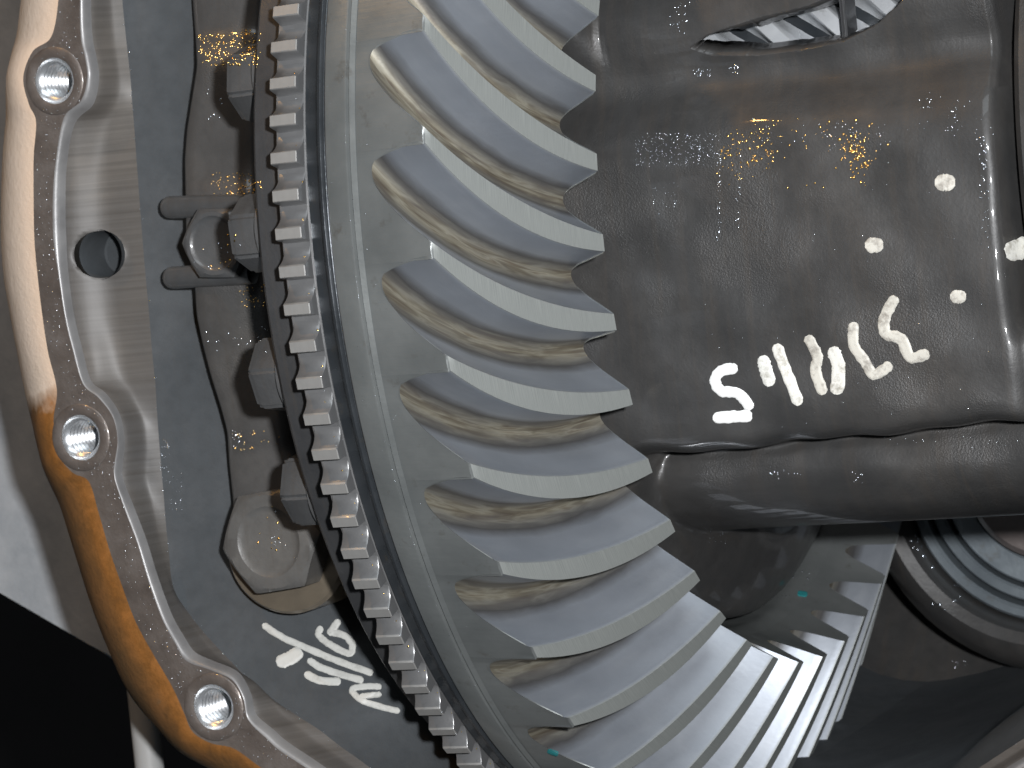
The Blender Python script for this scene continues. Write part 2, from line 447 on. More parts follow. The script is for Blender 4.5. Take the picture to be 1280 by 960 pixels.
def prof_at(s):
    """across one pitch: root above -> upper flank -> land -> lower flank -> root below"""
    t = min(1, max(0, s)); out = []
    lo, hi = f_lo(s), f_hi(s); W = lo - (hi - PG)
    P = [(a[0]+(b[0]-a[0])*t, a[1]+(b[1]-a[1])*t) for a, b in zip(HP, TP)]
    for q, d in P[IR:]: out.append((lo + PG - q*W, d))
    for k in (0.5,): out.append((hi+(lo-hi)*k, 0.0))
    for q, d in P[:IR+1]: out.append((lo - q*W, d))
    return out
SS = 22
v = []; depth = []; toe = []; heelv = []   # heelv: position across the profile
np_ = len(prof_at(0))
for i in range(SS+1):
    for j in range(np_):
        sb = i/SS
        d = prof_at(0)[j][1]
        s0 = 0.014*(1-smoothstep(0, 0.06, d)) - 0.092*d
        s = s0 + (1-s0)*sb
        if i == SS: s = 1.0
        a, dd = prof_at(s)[j]
        v.append(gear_pt(s, a, dd)); depth.append(dd); toe.append(sb); heelv.append(j/np_)
f = [(i*np_+j, i*np_+j+1, (i+1)*np_+j+1, (i+1)*np_+j) for i in range(SS) for j in range(np_-1)]
# chamfer strips along the heel and toe edges; the faces beyond them are continuous rings of the gear
def cyl_of(p): return p.x, math.hypot(p.y, p.z), math.atan2(p.z, -p.y)
def inset(row, off, xr):
    """move an end contour sideways into the metal, staying on the end surface"""
    q = [cyl_of(p) for p in row]; out = []
    fl = [(a*r, x) for x, r, a in q]
    prev = (fl[-2][0]-PG*q[-2][1]*-1*-1, fl[-2][1])
    ext = [(fl[-2][0] + PG*q[-2][1], fl[-2][1])] + fl + [(fl[1][0] - PG*q[1][1], fl[1][1])]
    for k_ in range(len(fl)):
        dx, dy = ext[k_+2][0]-ext[k_][0], ext[k_+2][1]-ext[k_][1]; h = math.hypot(dx, dy) or 1e-9
        u, x = fl[k_][0] - dy/h*off*-1, fl[k_][1] + dx/h*off      # metal lies on the lower-x side
        out.append((x, xr(x), u/q[k_][1]))
    return out
def pol(x, r, a): return Vector((x, -r*math.cos(a), r*math.sin(a)))
heel_r = lambda x: 0.1500 + max(0.0, (x-0.0215))*0.11
toe_r = lambda x: 0.1106 - 0.489*(0.0531-x)
heel_c = inset(v[:np_], 0.00045, heel_r); toe_c = inset(v[SS*np_:(SS+1)*np_], 0.00035, toe_r)
hb = len(v)
for c_ in heel_c: v.append(pol(*c_)); depth.append(0.1); toe.append(0.0); heelv.append(0.5)
for j in range(np_-1): f.append((hb+j, hb+j+1, j+1, j))
tb = len(v)
for c_ in toe_c: v.append(pol(*c_)); depth.append(0.1); toe.append(1.0); heelv.append(0.5)
o0 = SS*np_
for j in range(np_-1): f.append((o0+j, o0+j+1, tb+j+1, tb+j))
me = bpy.data.meshes.new('tooth'); me.from_pydata([tuple(p) for p in v], [], f)
for nme, arr in (('depth', depth), ('toe', toe), ('heel', heelv)):
    A = me.attributes.new(nme, 'FLOAT', 'POINT'); A.data.foreach_set('value', arr)
me.materials.append(M['tooth']); me.materials.append(M['gear_body'])
for p_ in me.polygons:
    if any(q_ >= hb for q_ in p_.vertices): p_.material_index = 1
finish(me, True, 55)
def end_ring(name, con, basef, flip):
    v_ = []; f_ = []; m_ = np_-1
    for k_ in range(NG):
        for c_ in con[:-1]:
            x, r, a = c_; a -= PG*k_
            v_.append(pol(x, r, a)); bx, br = basef(x, r)
            v_.append(pol((x+bx)/2, (r+br)/2, a)); v_.append(pol(bx, br, a))
    T = NG*m_
    for k_ in range(T):
        n_ = (k_+1) % T
        for q_ in (0, 1):
            fc_ = (3*k_+q_, 3*n_+q_, 3*n_+q_+1, 3*k_+q_+1); f_.append(fc_[::-1] if flip else fc_)
    return obj(name, mesh(name, v_, f_, M['gear_body'], 40), gear)
end_ring('heel_face', heel_c, lambda x, r: (0.0170, 0.1500), True)
end_ring('toe_face', toe_c, lambda x, r: (0.0385, 0.1036), False)
for k in range(NG):
    o = obj('tooth', me, gear); o.rotation_euler = (PG*(k-8), 0, 0)
# body: from the tone ring seat over the shoulder to the heel, and the bore
prof = [(-0.0040, 0.1405), (0.0036, 0.1405), (0.0036, 0.1466), (0.0040, 0.1472), (0.0056, 0.1473), (0.0066, 0.1477), (0.0073, 0.1486), (0.0078, 0.1491), (0.0083, 0.1492), (0.0087, 0.1489), (0.0089, 0.1485), (0.0091, 0.1484)]
vv, ff = lathe(prof, 'X', 240)
obj('shoulder', mesh('shoulder', vv, ff, M['gear_dark'], 30), gear)
prof = [(0.0091, 0.1484), (0.0094, 0.1490), (0.0098, 0.1494), (0.0146, 0.1504), (0.0151, 0.1503), (0.0155, 0.1497), (0.0158, 0.1502), (0.0160, 0.1505), (0.0172, 0.1502)]
vv, ff = lathe(prof, 'X', 240)
obj('outer_band', mesh('outer_band', vv, ff, M['gear_body'], 30), gear)
prof = [(0.0386, 0.1036), (0.036, 0.1020), (0.034, 0.1015), (-0.004, 0.1015), (-0.004, 0.141)]
vv, ff = lathe(prof, 'X', 180)
obj('bore', mesh('bore', vv, ff, M['gear_body'], 30), gear)

# tone ring with its teeth
NT = 120; PT = 2*PI/NT
vv, ff = lathe([(-0.0036, 0.1408), (-0.0036, 0.1462), (-0.0033, 0.1465), (0.0031, 0.1465), (0.0034, 0.1462), (0.0034, 0.1408)], 'X', 360)
tone = obj('tone_ring', mesh('tone_ring', vv, ff, M['tone'], 30), gear)
tone['label'] = 'narrow toothed sensor ring pressed on the rim of the gear'
hw = 0.0078      # half land angle
prf = [(hw+0.0290, 0.1463), (hw+0.0230, 0.1466), (hw+0.0150, 0.14715), (hw+0.0090, 0.1478), (hw+0.0042, 0.1487), (hw+0.0012, 0.1496), (hw-0.0006, 0.1500), (-hw+0.0006, 0.1500), (-hw-0.0006, 0.14975), (-hw-0.0018, 0.1488), (-hw-0.0030, 0.1474), (-hw-0.0046, 0.14665), (-hw-0.0066, 0.1463)]
xs = (-0.0031, -0.0029, 0.0, 0.0029, 0.0031)
v = []; f = []
for x in xs:
    ins = 0.0002 if abs(x) > 0.003 else 0.0
    for a, r in prf:
        rr = r - ins
        v.append((x, -rr*math.cos(a), rr*math.sin(a)))
n = len(prf)
for i in range(len(xs)-1):
    for j in range(n-1): f.append((i*n+j, i*n+j+1, (i+1)*n+j+1, (i+1)*n+j))
f.append(tuple(range(n))); f.append(tuple(reversed(range((len(xs)-1)*n, len(xs)*n))))
me = mesh('tone_tooth', v, f, M['tone'], 40)
me.materials.append(M['tone_land'])
for p in me.polygons:
    c = p.center; r = math.hypot(c.y, c.z)
    if r > 0.1497 and abs(p.normal.x) < 0.9: p.material_index = 1
PH = 0.33971
for k in range(NT):
    o = obj('tone_tooth', me, tone); o.rotation_euler = (PH - PT*k, 0, 0)

# ------------------------------------------------------------------ differential case
case = thing('differential_case', 'dark oily cast differential case with white handwritten marks', 'differential case')
X0, X1 = 0.030, 0.150
PADP = [(0.030, 0.112), (-0.012, 0.100), (-0.046, 0.078), (-0.064, 0.062), (-0.0745, 0.050), (-0.0775, 0.042), (-0.0772, 0.036),
        (-0.0755, 0.0305), (-0.0760, 0.0265), (-0.0795, 0.0215), (-0.0825, 0.0165), (-0.0838, 0.010), (-0.0845, -0.005), (-0.0845, -0.025),
        (-0.0842, -0.040), (-0.0832, -0.0475), (-0.0810, -0.0502), (-0.0775, -0.0512), (-0.070, -0.0514), (-0.0655, -0.0520),
        (-0.0665, -0.0550), (-0.0668, -0.0595), (-0.0645, -0.0640), (-0.0595, -0.0685), (-0.0510, -0.0720), (-0.040, -0.0740),
        (-0.026, -0.0742), (-0.010, -0.0720), (0.010, -0.066), (0.035, -0.055)]
cp = catmull(PADP, 7)
NX = 96; rs = []
def case_pt(i, yz):
    X = X0 + (X1-X0)*i/NX
    y, z = yz
    r = math.hypot(y, z); 
    # fillet to the gear flange
    fl = 0.0995 - 0.034*smoothstep(0.0, 1.0, (X-0.034)/0.022)
    if fl > r-0.004:
        k = smoothstep(r-0.004, r+0.010, fl)*(1-smoothstep(-0.052, -0.044, z)*(1-smoothstep(0.030, 0.05, z))); r2 = r + (max(fl, r)-r)*k
        y *= r2/r; z *= r2/r
    # end of the pad: groove, then the hub on the right
    if X > 0.130:
        g = smoothstep(0.1305, 0.1340, X) - smoothstep(0.1385, 0.142, X)
        y += 0.011*g*(1 if z > -0.03 else 0.2)
    nz = math.sin(X*310+z*190)*0.00018 + math.sin(X*95+z*420+1.3)*0.00022
    y += nz
    wz = smoothstep(-0.0590, -0.0525, z)*(1-smoothstep(-0.0485, -0.0440, z))
    z += wz*(0.00035*math.sin(X*170)+0.00028*math.sin(X*410+1)) + wz*0.030*(X-0.085)
    # the pad's lower edge climbs gently to the right
    return Vector((X, y, z))
for i in range(NX+1): rs.append([case_pt(i, p) for p in cp])
v, f = grid_mesh(rs)
# window: cut faces that fall inside the traced opening
win = [(862,60),(885,44),(950,22),(1010,8),(1060,-14),(1110,-24),(1140,-12),(1122,8),(1090,34),(1052,52),(1000,63),(940,69),(888,69)]
wq = [at(u, vv_, -0.0772) for u, vv_ in win]
def in_poly(x, z):
    c = False
    for a, b in zip(wq, wq[1:]+wq[:1]):
        if (a.z > z) != (b.z > z) and x < (b.x-a.x)*(z-a.z)/(b.z-a.z)+a.x: c = not c
    return c
bm = bmesh.new(); bv = [bm.verts.new(p) for p in v]
for q in f: bm.faces.new([bv[i] for i in q])
sel = [fc for fc in bm.faces if all(p.co.y < -0.06 for p in fc.verts) and 0.02 < fc.calc_center_median().z < 0.07]
bmesh.ops.subdivide_edges(bm, edges=list({e for fc in sel for e in fc.edges}), cuts=3, use_grid_fill=True)
dead = []
for fc in bm.faces:
    c = fc.calc_center_median()
    if c.y < -0.06 and in_poly(c.x, c.z): dead.append(fc)
bmesh.ops.delete(bm, geom=dead, context='FACES')
# smooth the cut rim
rim = [p for p in bm.verts if any(e.is_boundary for e in p.link_edges) and p.co.y < -0.06 and 0.02 < p.co.z < 0.07 and X0+0.004 < p.co.x < X1-0.004]
for _ in range(6):
    new = {}
    for p in rim:
        nb = [e.other_vert(p) for e in p.link_edges if e.is_boundary]
        if len(nb) == 2: new[p] = p.co*0.4 + (nb[0].co+nb[1].co)*0.3
    for p, c in new.items(): p.co = c
bmesh.ops.recalc_face_normals(bm, faces=bm.faces[:])
me = bpy.data.meshes.new('casting'); bm.to_mesh(me); bm.free(); me.materials.append(M['case']); finish(me, True, 60)
casting = obj('casting', me, case)
md = casting.modifiers.new('thickness', 'SOLIDIFY'); md.thickness = 0.007; md.offset = -1.0
# dark rib that divides the opening
ra, rb = at(1052, 8, -0.0735), at(1056, 54, -0.0725)
bm = bmesh.new(); bmesh.ops.create_cube(bm, size=1.0)
for p in bm.verts:
    p.co = Vector(((ra.x+rb.x)/2 + p.co.x*0.0013, -0.0690 + p.co.y*0.008, (ra.z+rb.z)/2 + 0.002 + p.co.z*0.017))
bmesh.ops.bevel(bm, geom=bm.edges[:], offset=0.0006, segments=2, affect='EDGES')
obj('window_rib', from_bm('window_rib', bm, M['rim_iron']), case)
# flange of the case behind the ring gear, where its bolts sit
vv, ff = lathe([(0.026, 0.060), (0.026, 0.0985), (0.024, 0.1008), (-0.0045, 0.1008), (-0.0045, 0.1385), (-0.0052, 0.1392), (-0.0128, 0.1392), (-0.0136, 0.1384), (-0.0136, 0.105), (-0.022, 0.090), (-0.040, 0.055), (-0.040, 0.0)], 'X', 180)
obj('mounting_flange', mesh('mounting_flange', vv, ff, M['rim_iron'], 30), case)
# hub at the right end
vv, ff = lathe([(0.135, 0.05), (0.135, 0.081), (0.1365, 0.083), (0.150, 0.084), (0.160, 0.080), (0.165, 0.06)], 'X', 120)
obj('end_hub', mesh('end_hub', vv, ff, M['case'], 30), case)

# gear inside the window
gc = Vector((0.0, -0.0505, 0.0365))
sg = thing('helical_gear', 'small pale gear visible inside the opening at the top of the dark case', 'gear', loc=gc)
vv, ff = lathe([(0.042, 0.004), (0.042, 0.0113), (0.126, 0.0113), (0.126, 0.004)], 'X', 64)
obj('gear_core', mesh('gear_core', vv, ff, M['gear_dark']), sg)
v = []; f = []; NX_ = 30
sec = [(0.34, 0.0112), (0.26, 0.0122), (0.19, 0.0148), (0.16, 0.0164), (0.125, 0.0169), (-0.125, 0.0169), (-0.16, 0.0164), (-0.19, 0.0148), (-0.26, 0.0122), (-0.34, 0.0112)]
for i in range(NX_+1):
    X = 0.042 + 0.084*i/NX_; tw = -62.0*(X-0.08)
    for a, r in sec: v.append((X, -r*math.cos(a+tw), r*math.sin(a+tw)))
n = len(sec)
for i in range(NX_):
    for j in range(n-1): f.append((i*n+j, i*n+j+1, (i+1)*n+j+1, (i+1)*n+j))
f += [tuple(range(n)), tuple(reversed(range(NX_*n, (NX_+1)*n)))]
tme = mesh('tooth', v, f, M['bright'], 40)
for k in range(7):
    o = obj('tooth', tme, sg); o.rotation_euler = (2*PI*k/7, 0, 0)

# ------------------------------------------------------------------ pinion bearing at the back right
pc = at(1318, 592, 0.105)
brg = thing('pinion_bearing', 'round steel bearing face with concentric grooves below the case', 'bearing', loc=pc)
def ring_part(name, prof, m, parent):
    vv, ff = lathe(prof, 'Y', 96); return obj(name, mesh(name, vv, ff, m, 30), parent)
ring_part('outer_collar', [(0.07, 0.066), (0.030, 0.0600), (0.006, 0.0565), (-0.006, 0.0530), (-0.013, 0.0480), (-0.0145, 0.0450), (-0.013, 0.0420), (-0.009, 0.0406), (0.004, 0.0405)], M['case'], brg)
ring_part('outer_ring', [(0.004, 0.0400), (-0.0060, 0.0398), (-0.0070, 0.0390), (-0.0070, 0.0372), (-0.0062, 0.0364), (-0.002, 0.0362), (0.004, 0.0362)], M['bearing'], brg)
ring_part('middle_ring', [(0.004, 0.0352), (-0.0050, 0.0350), (-0.0058, 0.0344), (-0.0058, 0.0322), (-0.0050, 0.0316), (0.004, 0.0315)], M['bearing'], brg)
ring_part('inner_ring', [(0.004, 0.0304), (-0.0050, 0.0302), (-0.0056, 0.0296), (-0.0050, 0.0240), (-0.004, 0.0232), (0.004, 0.0232)], M['bearing'], brg)
ring_part('shaft_end', [(0.004, 0.0222), (-0.0090, 0.0222), (-0.0105, 0.0205), (-0.0105, 0.0)], M['pink'], brg)
ring_part('back_plate', [(0.0035, 0.0405), (0.0035, 0.0)], M['darkbolt'], brg)

# ------------------------------------------------------------------ bearing cap
cap = thing('bearing_cap', 'dark cast bearing cap curving down the left side of the gear', 'bearing cap')
CL = [(-60,236),(0,236),(50,240),(83,242),(125,235),(162,229),(200,226),(240,227),(302,228),(325,233),(360,239),(395,241),(432,249),(470,259),(510,272),(540,280),(580,282),(620,286),(650,288),(700,296),(730,312)]
CR = [(-60,326),(0,326),(50,322),(90,318),(160,318),(240,318),(300,322),(360,328),(430,336),(500,345),(560,358),(600,372),(650,398),(700,414),(730,400)]
CDp = [(-60,0.0830),(20,0.0832),(42,0.0838),(60,0.0868),(85,0.0890),(200,0.0895),(222,0.0902),(245,0.0918),(300,0.0922),(350,0.0922),(385,0.0918),(410,0.0908),(440,0.0896),(480,0.0888),(530,0.0882),(548,0.0874),(562,0.0862),(590,0.0860),(730,0.0858)]
rs = []
ys = [ -60 + 790*i/150 for i in range(151)]
def sm(tab, y, h=7):
    return sum(interp(tab, y+d) for d in (-h, -h/2, 0, h/2, h))/5
for y in ys:
    Y = -sm(CDp, y); L = at(sm(CL, y), y, Y); R_ = at(sm(CR, y), y, Y)
    row = [Vector((L.x-0.0006, -0.05, L.z)), Vector((L.x-0.0004, Y+0.012, L.z)), Vector((L.x, Y+0.0022, L.z))]
    for t, dy in ((0.03, 0.0008), (0.08, 0.0002), (0.2, 0.0), (0.35, -0.0002), (0.5, -0.0003), (0.65, -0.0002), (0.8, 0.0), (0.92, 0.0004), (0.97, 0.001), (1.0, 0.0026)):
        q = L.lerp(R_, t); q.y = Y + dy; row.append(q)
    row += [Vector((R_.x+0.0004, Y+0.012, R_.z)), Vector((R_.x+0.0006, -0.05, R_.z))]
    rs.append(row)
v, f = grid_mesh(rs); n = len(rs[0])
f.append(tuple(range((len(rs)-1)*n, len(rs)*n)))
obj('cap_body', mesh('cap_body', v, f, M['cap'], 60), cap)
# machined foot under the bolt
fc = at(358, 690, -0.0850)
vv, ff = lathe([(-0.050, 0.0158), (-0.0848, 0.0158), (-0.0859, 0.0150), (-0.0859, 0.006)], 'Y', 64)
obj('cap_foot', mesh('cap_foot', [(p[0]+fc.x, p[1], p[2]*0.92+fc.z) for p in vv], ff, M['foot'], 30), cap)['label'] = 'tan machined foot of the cap under the bolt'

def hex_bolt(name, label, cat, c, R, H, phase, m, dish=0.62, group=None, flange=None):
    """hex head facing -Y, base at c, with chamfered corners and dished top"""
    root = thing(name, label, cat, group, loc=c)
    NA = 72; v = []; f = []
    def hexr(a):
        b = ((a-phase) % (PI/3)) - PI/6
        return R*math.cos(PI/6)/math.cos(b)
    ap = R*math.cos(PI/6)
    prof = []
    for i in range(NA):
        a = 2*PI*i/NA; h = hexr(a)
        drop = 0.45*(h-ap)
        pts = [(h, 0.0), (h, -H+0.0006+drop), (h-0.0005, -H+0.0002+drop*0.8), (min(h, ap)-0.0006, -H), (R*dish, -H), (R*(dish-0.05), -H+0.0004), (R*(dish-0.12), -H+0.0006), (R*0.2, -H+0.0004), (0.0, -H+0.0004)]
        for r, y in pts: v.append((r*math.cos(a), y, r*math.sin(a)))
    k = 9
    for i in range(NA):
        j = (i+1) % NA
        for q in range(k-1): f.append((i*k+q, i*k+q+1, j*k+q+1, j*k+q))
    obj('hex_head', mesh('hex_head', v, f, m, 28), root)
    if flange:
        vv, ff = lathe([(0.002, flange), (-0.0008, flange), (-0.0014, flange-0.0006), (-0.0018, R*0.8)], 'Y', 48)
        obj('washer_face', mesh('washer_face', vv, ff, m, 30), root)
    return root
bc = at(337, 677, -0.0940); bc.y = -0.0861
hex_bolt('cap_bolt', 'large hex head bolt with dished top at the foot of the bearing cap', 'bolt', bc, 0.0132, 0.0085, math.radians(186), M['bolt'])

# adjuster lock: two fingers and a small hex bolt between them
lock = thing('adjuster_lock', 'forked lock tab with two rounded fingers beside the bearing cap', 'lock tab')
def capsule(a, b, r, flat=0.8):
    d = (b-a); L = d.length; d.normalize()
    up = Vector((0, -1, 0)); s = d.cross(up); s.normalize(); up = s.cross(d)
    v = []; f = []; NR = 20
    prof = [(-r*math.cos(t), r*math.sin(t)) for t in [PI/2*i/6 for i in range(7)]] + [(L*0.5, r*1.02), (L, r)]
    for t, q in prof:
        for i in range(NR):
            an = 2*PI*i/NR
            v.append(a + d*t + s*(q*math.cos(an)) + up*(q*flat*math.sin(an)))
    for i in range(len(prof)-1):
        for j in range(NR): f.append((i*NR+j, i*NR+(j+1) % NR, (i+1)*NR+(j+1) % NR, (i+1)*NR+j))
    return v, f
for (u0, v0, u1, v1) in ((213, 259, 312, 257), (216, 347, 316, 341)):
    a, b = at(u0, v0, -0.0905), at(u1, v1, -0.0945)
    vv, ff = capsule(a, b, 0.0026)
    obj('finger', mesh('finger', vv, ff, M['darkbolt'], 60), lock)
pa = [(255,262),(305,258),(312,300),(308,342),(258,342),(246,320),(246,284)]
bm = bmesh.new(); top = [bm.verts.new(at(u, v_, -0.0935)) for u, v_ in pa]; bot = [bm.verts.new(at(u, v_, -0.0935)+Vector((0, 0.006, 0))) for u, v_ in pa]
bm.faces.new(top); bm.faces.new(bot[::-1])
for i in range(len(pa)):
    j = (i+1) % len(pa); bm.faces.new((top[i], bot[i], bot[j], top[j]))
bmesh.ops.bevel(bm, geom=bm.edges[:], offset=0.0006, segments=2, affect='EDGES')
obj('lock_plate', from_bm('lock_plate', bm, M['cap']), lock)
lb = at(270, 304, -0.0985); lb.y = -0.0935
hex_bolt('lock_bolt', 'small wet hex bolt clamped between the two lock fingers', 'bolt', lb, 0.0090, 0.0062, math.radians(175), M['darkbolt'], 0.7)

# ------------------------------------------------------------------ ring gear bolt heads behind the tone ring
where = ['uppermost ring gear bolt head, at the very top edge behind the toothed ring',
         'ring gear bolt head next to the upper part of the bearing cap',
         'ring gear bolt head level with the forked lock tab',
         'ring gear bolt head halfway between the lock tab and the large cap bolt',
         'ring gear bolt head just above and right of the large cap bolt']
NA = 6
for k, (yc, lab) in enumerate(zip((-62, 103, 292, 470, 617), where)):
    zz = at(315, yc, -0.124).z; a = math.asin(zz/0.1275)
    root = thing('ring_gear_bolt', lab, 'bolt', 'bolts of the ring gear', loc=(-0.0136, -0.1275*math.cos(a), 0.1275*math.sin(a)))
    bm = bmesh.new()
    rings = []
    tw = 0.3*k
    for x, r in ((0.0, 0.0088), (-0.0085, 0.0088), (-0.0098, 0.0078), (-0.0098, 0.0)):
        if r: rings.append([bm.verts.new((x, r*math.cos(tw+PI/3*i), r*math.sin(tw+PI/3*i))) for i in range(6)])
    for r0, r1 in zip(rings, rings[1:]):
        for i in range(6): bm.faces.new((r0[i], r0[(i+1) % 6], r1[(i+1) % 6], r1[i]))
    bm.faces.new(rings[-1])
    bmesh.ops.bevel(bm, geom=[e for e in bm.edges if len(e.link_faces) == 2], offset=0.0007, segments=2, affect='EDGES')
    obj('hex_head', from_bm('hex_head', bm, M['darkbolt']), root)
    vv, ff = lathe([(0.0002, 0.0096), (-0.0016, 0.0096), (-0.0022, 0.0088)], 'X', 40)
    obj('washer_face', mesh('washer_face', vv, ff, M['darkbolt'], 30), root)

# ------------------------------------------------------------------ handwriting, laid on the surface it is written on
dg = bpy.context.evaluated_depsgraph_get()
def tree_of(o):
    m = o.data
    bm = bmesh.new(); bm.from_mesh(m); t = BVHTree.FromBMesh(bm); bm.free(); return t
def stroke(name, tree, px, width, m, parent, lift=0.0002, n=6):
    """px: brush path in the photograph, width in pixels; draws a thin paint film on the surface hit"""
    pts = catmull(px, n) if len(px) > 2 else [tuple(px[0][i]+(px[1][i]-px[0][i])*t/12 for i in (0, 1)) for t in range(13)]
    L = []; rnd = random.Random(int(px[0][0]*7+px[0][1]))
    # end caps
    def norm(a, b):
        dx, dy = b[0]-a[0], b[1]-a[1]; h = math.hypot(dx, dy) or 1; return dx/h, dy/h
    d0 = norm(pts[0], pts[1]); d1 = norm(pts[-2], pts[-1])
    cross = []
    for k in (0.92, 0.6, 0.25): cross.append((pts[0][0]-d0[0]*width/2*k, pts[0][1]-d0[1]*width/2*k, math.sqrt(1-k*k), d0))
    for i, p in enumerate(pts):
        d = norm(pts[max(0, i-1)], pts[min(len(pts)-1, i+1)]); cross.append((p[0], p[1], 1.0, d))
    for k in (0.25, 0.6, 0.92): cross.append((pts[-1][0]+d1[0]*width/2*k, pts[-1][1]+d1[1]*width/2*k, math.sqrt(1-k*k), d1))
    rows_ = []
    for x, y, s, d in cross:
        wl = width/2*s*(1+rnd.uniform(-0.10, 0.10)); wr = width/2*s*(1+rnd.uniform(-0.10, 0.10)); row = []
        for t, lf in ((-1, 0.0), (-0.8, 1), (-0.4, 1), (0, 1), (0.4, 1), (0.8, 1), (1, 0.0)):
            ww = wl if t < 0 else wr
            u, v_ = x - d[1]*t*ww, y + d[0]*t*ww
            dr = ray(u, v_).normalized(); hit, nr, _, _ = tree.ray_cast(CAM, dr)
            if hit is None: return None
            if nr.dot(dr) > 0: nr = -nr
            row.append(hit + nr*(0.00005+lift*lf))
        rows_.append(row)
    v, f = grid_mesh(rows_)
    return obj(name, mesh(name, v, f, m, 60), parent)
tc = tree_of(casting)
Z = lambda l: [(820+a/2.783, 240+b/2.783) for a, b in l]
S = 1/2.783
for px, wd, m in (([(268,614),(228,622),(206,655),(228,692),(285,700),(322,742)], 38, 'paint_clean'), ([(218,784),(316,779)], 42, 'paint_clean'),
                  ([(375,590),(392,655)], 46, 'paint'), ([(424,546),(450,615),(492,724)], 40, 'paint'),
                  ([(534,515),(562,572),(556,622),(578,688)], 38, 'paint_dull'), ([(620,560),(636,612),(630,682)], 48, 'paint'),
                  ([(688,470),(688,532),(728,592),(758,635),(806,608)], 38, 'paint_dull'),
                  ([(826,378),(796,440),(800,492),(852,512),(884,574),(934,566)], 40, 'paint_dull')):
    stroke('paint_mark', tc, Z(px), wd*S, M[m], case)
for u, v_, r, m in ((1093, 306.5, 10.8, 'paint_dull'), (1198, 371, 9.5, 'paint_dull'), (1181.5, 228, 12, 'paint_dull')):
    stroke('paint_dot', tc, [(u-r*0.25, v_), (u+r*0.25, v_)], r*1.75, M[m], case)
tw_ = tree_of(wall)
Z8 = lambda l: [(240+a/3, 640+b/3) for a, b in l]
for px, wd in (([(275,428),(330,465),(430,510),(550,560),(668,602)], 26), ([(340,560),(368,548),(392,534)], 52),
               ([(445,560),(480,582),(530,600),(632,630)], 27), ([(435,612),(480,632),(545,636)], 30),
               ([(700,655),(640,655),(600,668),(635,705),(700,728),(768,745)], 24), ([(640,690),(700,684)], 22),
               ([(480,440),(475,462),(510,492),(560,520),(595,530),(600,495),(570,462),(520,452)], 26), ([(520,450),(545,415)], 28)):
    stroke('paint_mark', tw_, Z8(px), wd/3, M['paint_wall'], housing)

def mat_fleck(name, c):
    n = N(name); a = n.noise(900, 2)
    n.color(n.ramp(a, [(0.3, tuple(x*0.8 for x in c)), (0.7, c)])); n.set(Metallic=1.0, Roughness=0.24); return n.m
M['fleck'] = mat_fleck('white_glint_fleck', (0.86, 0.92, 1.0))  # bright metal specks, also put on as white flash glints
M['gold'] = mat_fleck('gold_glint_fleck', (1.0, 0.62, 0.20))  # gold base colour stands in for reflections of the warm lamp
bpy.context.view_layer.update()
dg = bpy.context.evaluated_depsgraph_get()
class SceneRay:
    def ray_cast(self, o, d):
        ok, p, n_, i, ob, m_ = scene.ray_cast(dg, o, d)
        self.ob = ob
        return (p, n_, i, 0) if ok else (None, None, None, None)
SR = SceneRay()
stroke('paint_mark', SR, [(1268, 313), (1300, 304)], 27, M['paint'], case)
stroke('paint_fleck', SR, [(1000, 742), (1006, 743)], 7, M['teal'], gear)
stroke('paint_fleck', SR, [(687, 939), (695, 942)], 6, M['teal'], gear)
# flecks and drops as domes added for glints; gold ones carry the lamp's colour
flecks = {}
rnd = random.Random(5)
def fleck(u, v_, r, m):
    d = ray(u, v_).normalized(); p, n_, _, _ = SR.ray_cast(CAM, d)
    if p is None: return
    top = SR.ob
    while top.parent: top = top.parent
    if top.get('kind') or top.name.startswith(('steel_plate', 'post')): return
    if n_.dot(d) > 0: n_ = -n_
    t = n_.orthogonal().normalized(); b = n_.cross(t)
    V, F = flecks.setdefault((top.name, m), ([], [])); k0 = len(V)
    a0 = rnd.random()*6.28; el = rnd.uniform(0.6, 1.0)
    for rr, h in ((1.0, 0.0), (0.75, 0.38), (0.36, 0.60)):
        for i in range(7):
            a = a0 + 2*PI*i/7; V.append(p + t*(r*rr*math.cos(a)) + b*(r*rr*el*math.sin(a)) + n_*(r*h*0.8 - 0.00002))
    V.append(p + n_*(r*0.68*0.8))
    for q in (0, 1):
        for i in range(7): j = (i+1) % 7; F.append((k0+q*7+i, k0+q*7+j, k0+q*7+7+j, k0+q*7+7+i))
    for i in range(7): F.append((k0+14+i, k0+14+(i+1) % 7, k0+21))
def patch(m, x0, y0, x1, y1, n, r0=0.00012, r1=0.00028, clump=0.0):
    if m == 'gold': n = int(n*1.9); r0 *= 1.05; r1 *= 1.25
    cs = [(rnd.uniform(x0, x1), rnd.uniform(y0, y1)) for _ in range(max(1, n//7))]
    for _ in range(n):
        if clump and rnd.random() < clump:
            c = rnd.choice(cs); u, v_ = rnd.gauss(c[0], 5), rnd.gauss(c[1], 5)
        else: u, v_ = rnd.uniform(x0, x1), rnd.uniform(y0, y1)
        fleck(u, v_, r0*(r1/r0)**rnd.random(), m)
G, W = 'gold', 'fleck'
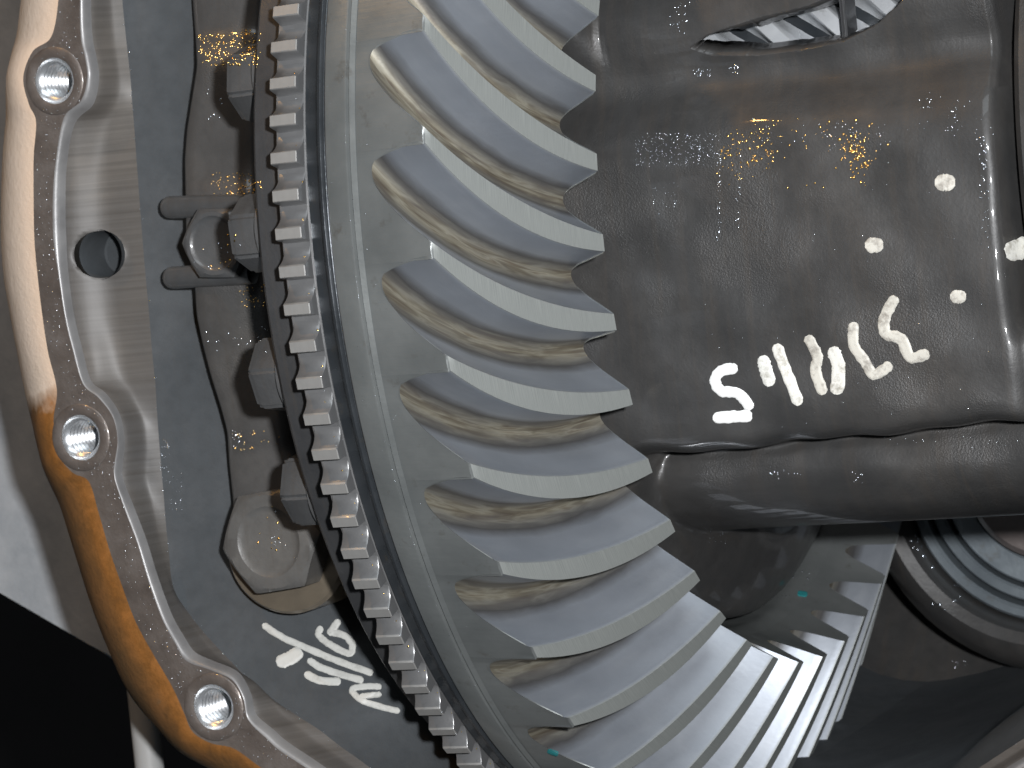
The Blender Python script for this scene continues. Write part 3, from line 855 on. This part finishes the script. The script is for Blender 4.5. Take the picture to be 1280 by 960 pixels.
for a in ((G,248,42,322,82,95,.00014,.00032), (G,300,38,326,70,26,.00014,.00032), (G,262,216,318,246,34), (G,300,355,332,384,18), (G,285,538,352,562,14),
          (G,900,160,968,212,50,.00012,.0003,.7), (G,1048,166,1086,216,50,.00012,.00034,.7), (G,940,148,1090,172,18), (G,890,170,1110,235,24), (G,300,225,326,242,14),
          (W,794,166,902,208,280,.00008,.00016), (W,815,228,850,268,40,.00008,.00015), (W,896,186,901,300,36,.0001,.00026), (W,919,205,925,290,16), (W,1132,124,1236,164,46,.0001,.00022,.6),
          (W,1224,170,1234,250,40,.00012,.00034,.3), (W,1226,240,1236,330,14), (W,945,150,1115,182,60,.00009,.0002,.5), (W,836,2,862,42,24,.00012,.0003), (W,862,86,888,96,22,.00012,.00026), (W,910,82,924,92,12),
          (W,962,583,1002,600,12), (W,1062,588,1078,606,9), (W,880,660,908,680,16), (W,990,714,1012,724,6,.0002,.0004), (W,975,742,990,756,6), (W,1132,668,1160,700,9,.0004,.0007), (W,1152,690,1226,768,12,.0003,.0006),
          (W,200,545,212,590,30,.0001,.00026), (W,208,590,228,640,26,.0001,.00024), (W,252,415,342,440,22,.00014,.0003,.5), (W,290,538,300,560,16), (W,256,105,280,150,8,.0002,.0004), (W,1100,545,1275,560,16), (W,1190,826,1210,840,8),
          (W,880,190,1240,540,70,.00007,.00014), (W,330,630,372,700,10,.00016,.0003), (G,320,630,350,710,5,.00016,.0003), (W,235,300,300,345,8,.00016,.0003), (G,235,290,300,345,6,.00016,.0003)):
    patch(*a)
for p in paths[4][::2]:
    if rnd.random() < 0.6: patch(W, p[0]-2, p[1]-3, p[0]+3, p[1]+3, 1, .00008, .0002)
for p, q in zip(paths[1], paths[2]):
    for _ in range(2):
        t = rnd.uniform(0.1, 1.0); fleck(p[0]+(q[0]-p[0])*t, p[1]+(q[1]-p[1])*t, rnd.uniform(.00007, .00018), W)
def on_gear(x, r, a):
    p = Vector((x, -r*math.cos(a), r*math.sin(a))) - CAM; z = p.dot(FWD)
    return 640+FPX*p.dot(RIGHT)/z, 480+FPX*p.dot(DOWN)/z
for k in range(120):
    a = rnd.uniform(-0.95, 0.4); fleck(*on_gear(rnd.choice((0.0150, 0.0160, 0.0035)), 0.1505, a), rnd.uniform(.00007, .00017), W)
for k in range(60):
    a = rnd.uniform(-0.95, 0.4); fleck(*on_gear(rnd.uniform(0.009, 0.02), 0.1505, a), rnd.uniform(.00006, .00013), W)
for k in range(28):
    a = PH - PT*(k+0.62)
    fleck(*on_gear(rnd.uniform(0.001, 0.0026), 0.1468, a), rnd.uniform(.00014, .00026), G)  # gold lamp glint set into each tone ring valley
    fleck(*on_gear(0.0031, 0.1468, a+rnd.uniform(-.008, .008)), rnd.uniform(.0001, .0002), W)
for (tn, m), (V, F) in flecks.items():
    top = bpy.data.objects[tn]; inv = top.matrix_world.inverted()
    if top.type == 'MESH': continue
    o = obj('glint_fleck', mesh('glint_fleck', [inv @ p for p in V], F, M[m], 80), top); o['kind'] = 'stuff'

# ------------------------------------------------------------------ what shows outside the housing
def prism(name, pts, Y, th, m, parent=None, bev=0.0015):
    bm = bmesh.new(); a = [bm.verts.new(at(u, v_, Y)) for u, v_ in pts]
    b = [bm.verts.new(at(u, v_, Y)+Vector((0, th, 0))) for u, v_ in pts]
    bm.faces.new(a); bm.faces.new(b[::-1])
    for i in range(len(pts)):
        j = (i+1) % len(pts); bm.faces.new((a[i], b[i], b[j], a[j]))
    bmesh.ops.bevel(bm, geom=bm.edges[:], offset=bev, segments=2, affect='EDGES')
    return obj(name, from_bm(name, bm, m), parent)
o = prism('steel_plate', [(-260,-120),(140,-120),(150,300),(150,835),(112,806),(0,741),(-260,590)], 0.02, 0.004, M['plate'])
o['label'] = 'pale grey metal plate behind the rusty flange'; o['category'] = 'metal plate'
# post and floor far behind
c = at(184, 930, -0.03)
vv, ff = lathe([(-0.4, 0.0038), (0.4, 0.0038)], 'X', 24)
post = obj('post', mesh('post', [(c.x+p[1], c.y+p[2], c.z-0.385+p[0]) for p in vv], ff, M['pole'], 30))
post['label'] = 'white upright post standing in the dark below the grey plate'; post['category'] = 'post'
me = mesh('floor', [(-4, 1.2, -4), (4, 1.2, -4), (4, 1.2, 4), (-4, 1.2, 4)], [(0, 1, 2, 3)], M['ground'])
fl = obj('floor', me); fl['kind'] = 'structure'
